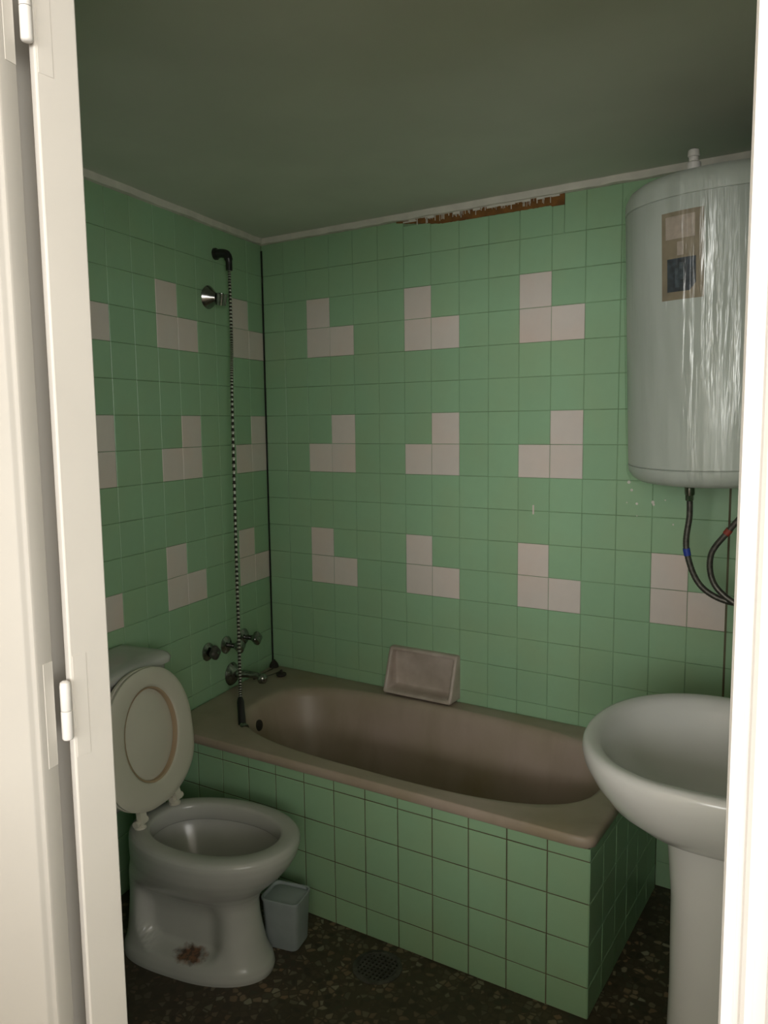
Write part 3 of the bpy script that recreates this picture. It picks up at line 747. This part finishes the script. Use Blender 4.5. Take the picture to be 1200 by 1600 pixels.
bm = bmesh.new(); loft(bm, [pr(.105, .115, 0), pr(.106, .116, .02), pr(.100, .110, .05), pr(.093, .10, .15), pr(.090, .097, .3), pr(.092, .099, .5), pr(.10, .108, .60), pr(.108, .116, SR-.178)], True, True); sharp(obj('pedestal', bm, M_CERAM, sink), 60)

# ---------------------------------------------------------------- water heater
HC = Vector((1.783, -0.29, 0)); HR = 0.24; HZ0, HZ1 = 1.325, 2.055
wh = empty('water_heater', (HC.x, HC.y, HZ0), 'white cylindrical electric water heater wrapped in clear film above the tub end', 'water heater')
tiltM = Matrix.Translation((HC.x, HC.y, (HZ0+HZ1)/2)) @ Matrix.Rotation(math.radians(-0.9), 4, 'Y') @ Matrix.Rotation(math.radians(3.6), 4, 'X') @ Matrix.Translation((-HC.x, -HC.y, -(HZ0+HZ1)/2))
def hpart(name, bm, mat, ang=45, par=None):
    bmesh.ops.transform(bm, matrix=tiltM, verts=bm.verts); return sharp(obj(name, bm, mat, par or wh), ang)
N_ = 72
def hr(r, z): return [(HC.x+r*math.cos(2*PI*k/N_), HC.y+r*math.sin(2*PI*k/N_), z) for k in range(N_)]
hpart('body', loft(bmesh.new(), [hr(HR-.004, HZ0+.045), hr(HR, HZ0+.048), hr(HR, HZ1-.062), hr(HR-.004, HZ1-.058)], True, True), M_TANKW)
hpart('bottom_cap', loft(bmesh.new(), [hr(.10, HZ0-.002), hr(HR-.05, HZ0), hr(HR-.025, HZ0+.004), hr(HR-.010, HZ0+.014), hr(HR-.001, HZ0+.030), hr(HR+.001, HZ0+.044), hr(HR-.003, HZ0+.0455)], True, True), M_TANKW)
hpart('top_cap', loft(bmesh.new(), [hr(HR-.003, HZ1-.0585), hr(HR+.001, HZ1-.057), hr(HR-.001, HZ1-.032), hr(HR-.012, HZ1-.012), hr(HR-.03, HZ1), hr(HR-.08, HZ1+.010), hr(.06, HZ1+.015)], True, True), M_TANKW)
# sticker on the front: curved plate
def hpatch(th0, th1, z0, z1, off, n=10, cut=0.0):
    bm = bmesh.new(); o_, i_ = [], []
    def pt(th, z, r): return (HC.x+r*math.cos(th), HC.y+r*math.sin(th), z)
    ro = []
    for i in range(n+1):
        th = th0+(th1-th0)*i/n
        za = z0+(cut if i >= n-1 else 0)*(1 if i == n else .5)
        ro.append([pt(th, za, HR+off), pt(th, z1, HR+off), pt(th, z1, HR+off-.002), pt(th, za, HR+off-.002)])
    return loft(bm, ro, True, True)
TH = math.radians(-104)       # direction of the sticker centre as seen from the tank axis
dth = .050/HR
st_ = hpart('sticker', hpatch(TH-dth, TH+dth, 1.768, 1.963, .0012), M_TAN)
hpart('print_block', hpatch(TH-dth*.78, TH+dth*.62, 1.903, 1.953, .0020), M_PINKL, par=st_)
hpart('print_block', hpatch(TH-dth*.70, TH+dth*.66, 1.786, 1.860, .0020, cut=.016), M_DARKL, par=st_)
hpart('print_block', hpatch(TH-dth*.20, TH+dth*.10, 1.866, 1.896, .0020), M_PINKL, par=st_)
hpart('print_mark', hpatch(TH-dth*.30, TH-dth*.12, 1.795, 1.838, .0026, 2), M_SMEAR, par=st_)
hpart('print_mark', hpatch(TH-dth*.10, TH+dth*.12, 1.812, 1.850, .0026, 2), M_SMEAR, par=st_)
# clear wrap with creases
bm = bmesh.new(); rings = []; rnd = random.Random(21)
waves = [(rnd.uniform(8, 40), rnd.uniform(-4, 4), rnd.uniform(0, 6.28), rnd.uniform(.3, 1)) for _ in range(16)]
NW, NZ = 220, 60
for j in range(NZ+1):
    z = HZ0+.004+(HZ1-.012-HZ0)*j/NZ; base = HR+.0045
    if z < HZ0+.03: base -= (.03-(z-HZ0))**2*14
    if z > HZ1-.035: base -= (z-(HZ1-.035))**2*12
    r = []
    for k in range(NW):
        th = 2*PI*k/NW; v = sum(a*math.sin(f*th+g*(z-1.7)*2+ph) for f, g, ph, a in waves)/16
        rad = base+max(-.0025, v*.0040)+.002*max(0, math.sin(37*th+3*z))**6
        r.append((HC.x+rad*math.cos(th), HC.y+rad*math.sin(th), z))
    rings.append(r)
hpart('plastic_wrap', loft(bm, rings), M_WRAP, 80)
def hp(x, y, z): return tiltM @ Vector((x, y, z))
# fittings above and hoses below
bm = bmesh.new(); lathe(bm, (1.735, -0.445, HZ1+.000), (0, 0, 1), [(0, .016), (.022, .016), (.026, .011), (.034, .011), (.036, .014), (.050, .012), (.054, .005)], 16); hpart('vent_plug', bm, M_PAINTW)
bm = bmesh.new(); lathe(bm, (1.885, -0.40, HZ1+.000), (0, 0, 1), [(0, .022), (.05, .022), (.062, .014), (.068, .004)], 16); hpart('cable_gland', bm, M_BLACK)
for x in (1.703, 1.845):
    bm = bmesh.new(); lathe(bm, (x, -0.33, HZ0-.040), (0, 0, 1), [(0, .012), (.004, .013), (.020, .013), (.022, .010), (.045, .010)], 12); hpart('inlet_nut', bm, M_CHROME)
for z in (1.5, 1.9):
    hpart('wall_bracket', box((HC.x-.12, HC.y+.16, z), (HC.x+.12, -0.0008, z+.04), .003), M_TANKW)
def hose(name, pts, band_at, band_mat, label):
    h = empty(name, pts[-1], label, 'hose', 'flexible hoses of the water heater')
    pth = smooth_path(pts, 30); bm = bmesh.new(); tube(bm, pth, [.0075+(.0007 if k % 2 else 0) for k in range(len(pth))], 10); obj('braid', bm, M_BRAIDH, h, True)
    i = int(band_at*len(pth)); bm = bmesh.new(); tube(bm, pth[i:i+7], .0093, 12); sharp(obj('band', bm, band_mat, h), 40)
    for e_ in (0, -1):
        d = (pth[1]-pth[0]) if e_ == 0 else (pth[-1]-pth[-2])
        bm = bmesh.new(); lathe(bm, pth[e_]-d.normalized()*.010, d, [(0, .011), (.018, .011), (.02, .009)], 6); obj('end_nut', bm, M_CHROME, h)
    return h
M_BRAIDH = simple('grey_braided_hose', (0.16, 0.15, 0.13), 0.45, 0.7, var=0.4, scale=120)
a0 = hp(1.703, -0.33, HZ0-.045); b0 = hp(1.845, -0.33, HZ0-.045)
hose('inlet_hose', [a0, a0+Vector((0, .005, -.05)), a0+Vector((-.006, .01, -.14)), a0+Vector((.03, .02, -.235)), a0+Vector((.11, .03, -.275)), a0+Vector((.22, .03, -.26)), (XR-.03, -.33, 1.02)], .33, M_BLUE, 'grey braided hose with a blue band under the water heater')
hose('outlet_hose', [b0, b0+Vector((-.005, .005, -.03)), b0+Vector((-.045, .01, -.085)), b0+Vector((-.088, .015, -.155)), b0+Vector((-.075, .02, -.235)), b0+Vector((0.0, .02, -.285)), b0+Vector((.1, .02, -.275)), (XR-.03, -.27, 1.02)], .28, M_RED, 'grey braided hose with a red band looping beside the doorway')
for y, lb in ((-.33, 'inlet'), (-.27, 'outlet')):
    v = obj('stop_valve', lathe(bmesh.new(), (XR+.001, y, 1.02), (-1, 0, 0), [(0, .020), (.005, .020), (.007, .011), (.030, .011)], 14), M_CHROME); sharp(v)
    tag(v, 'chrome wall valve feeding the %s hose of the water heater' % ('blue banded' if lb == 'inlet' else 'red banded'), 'valve')
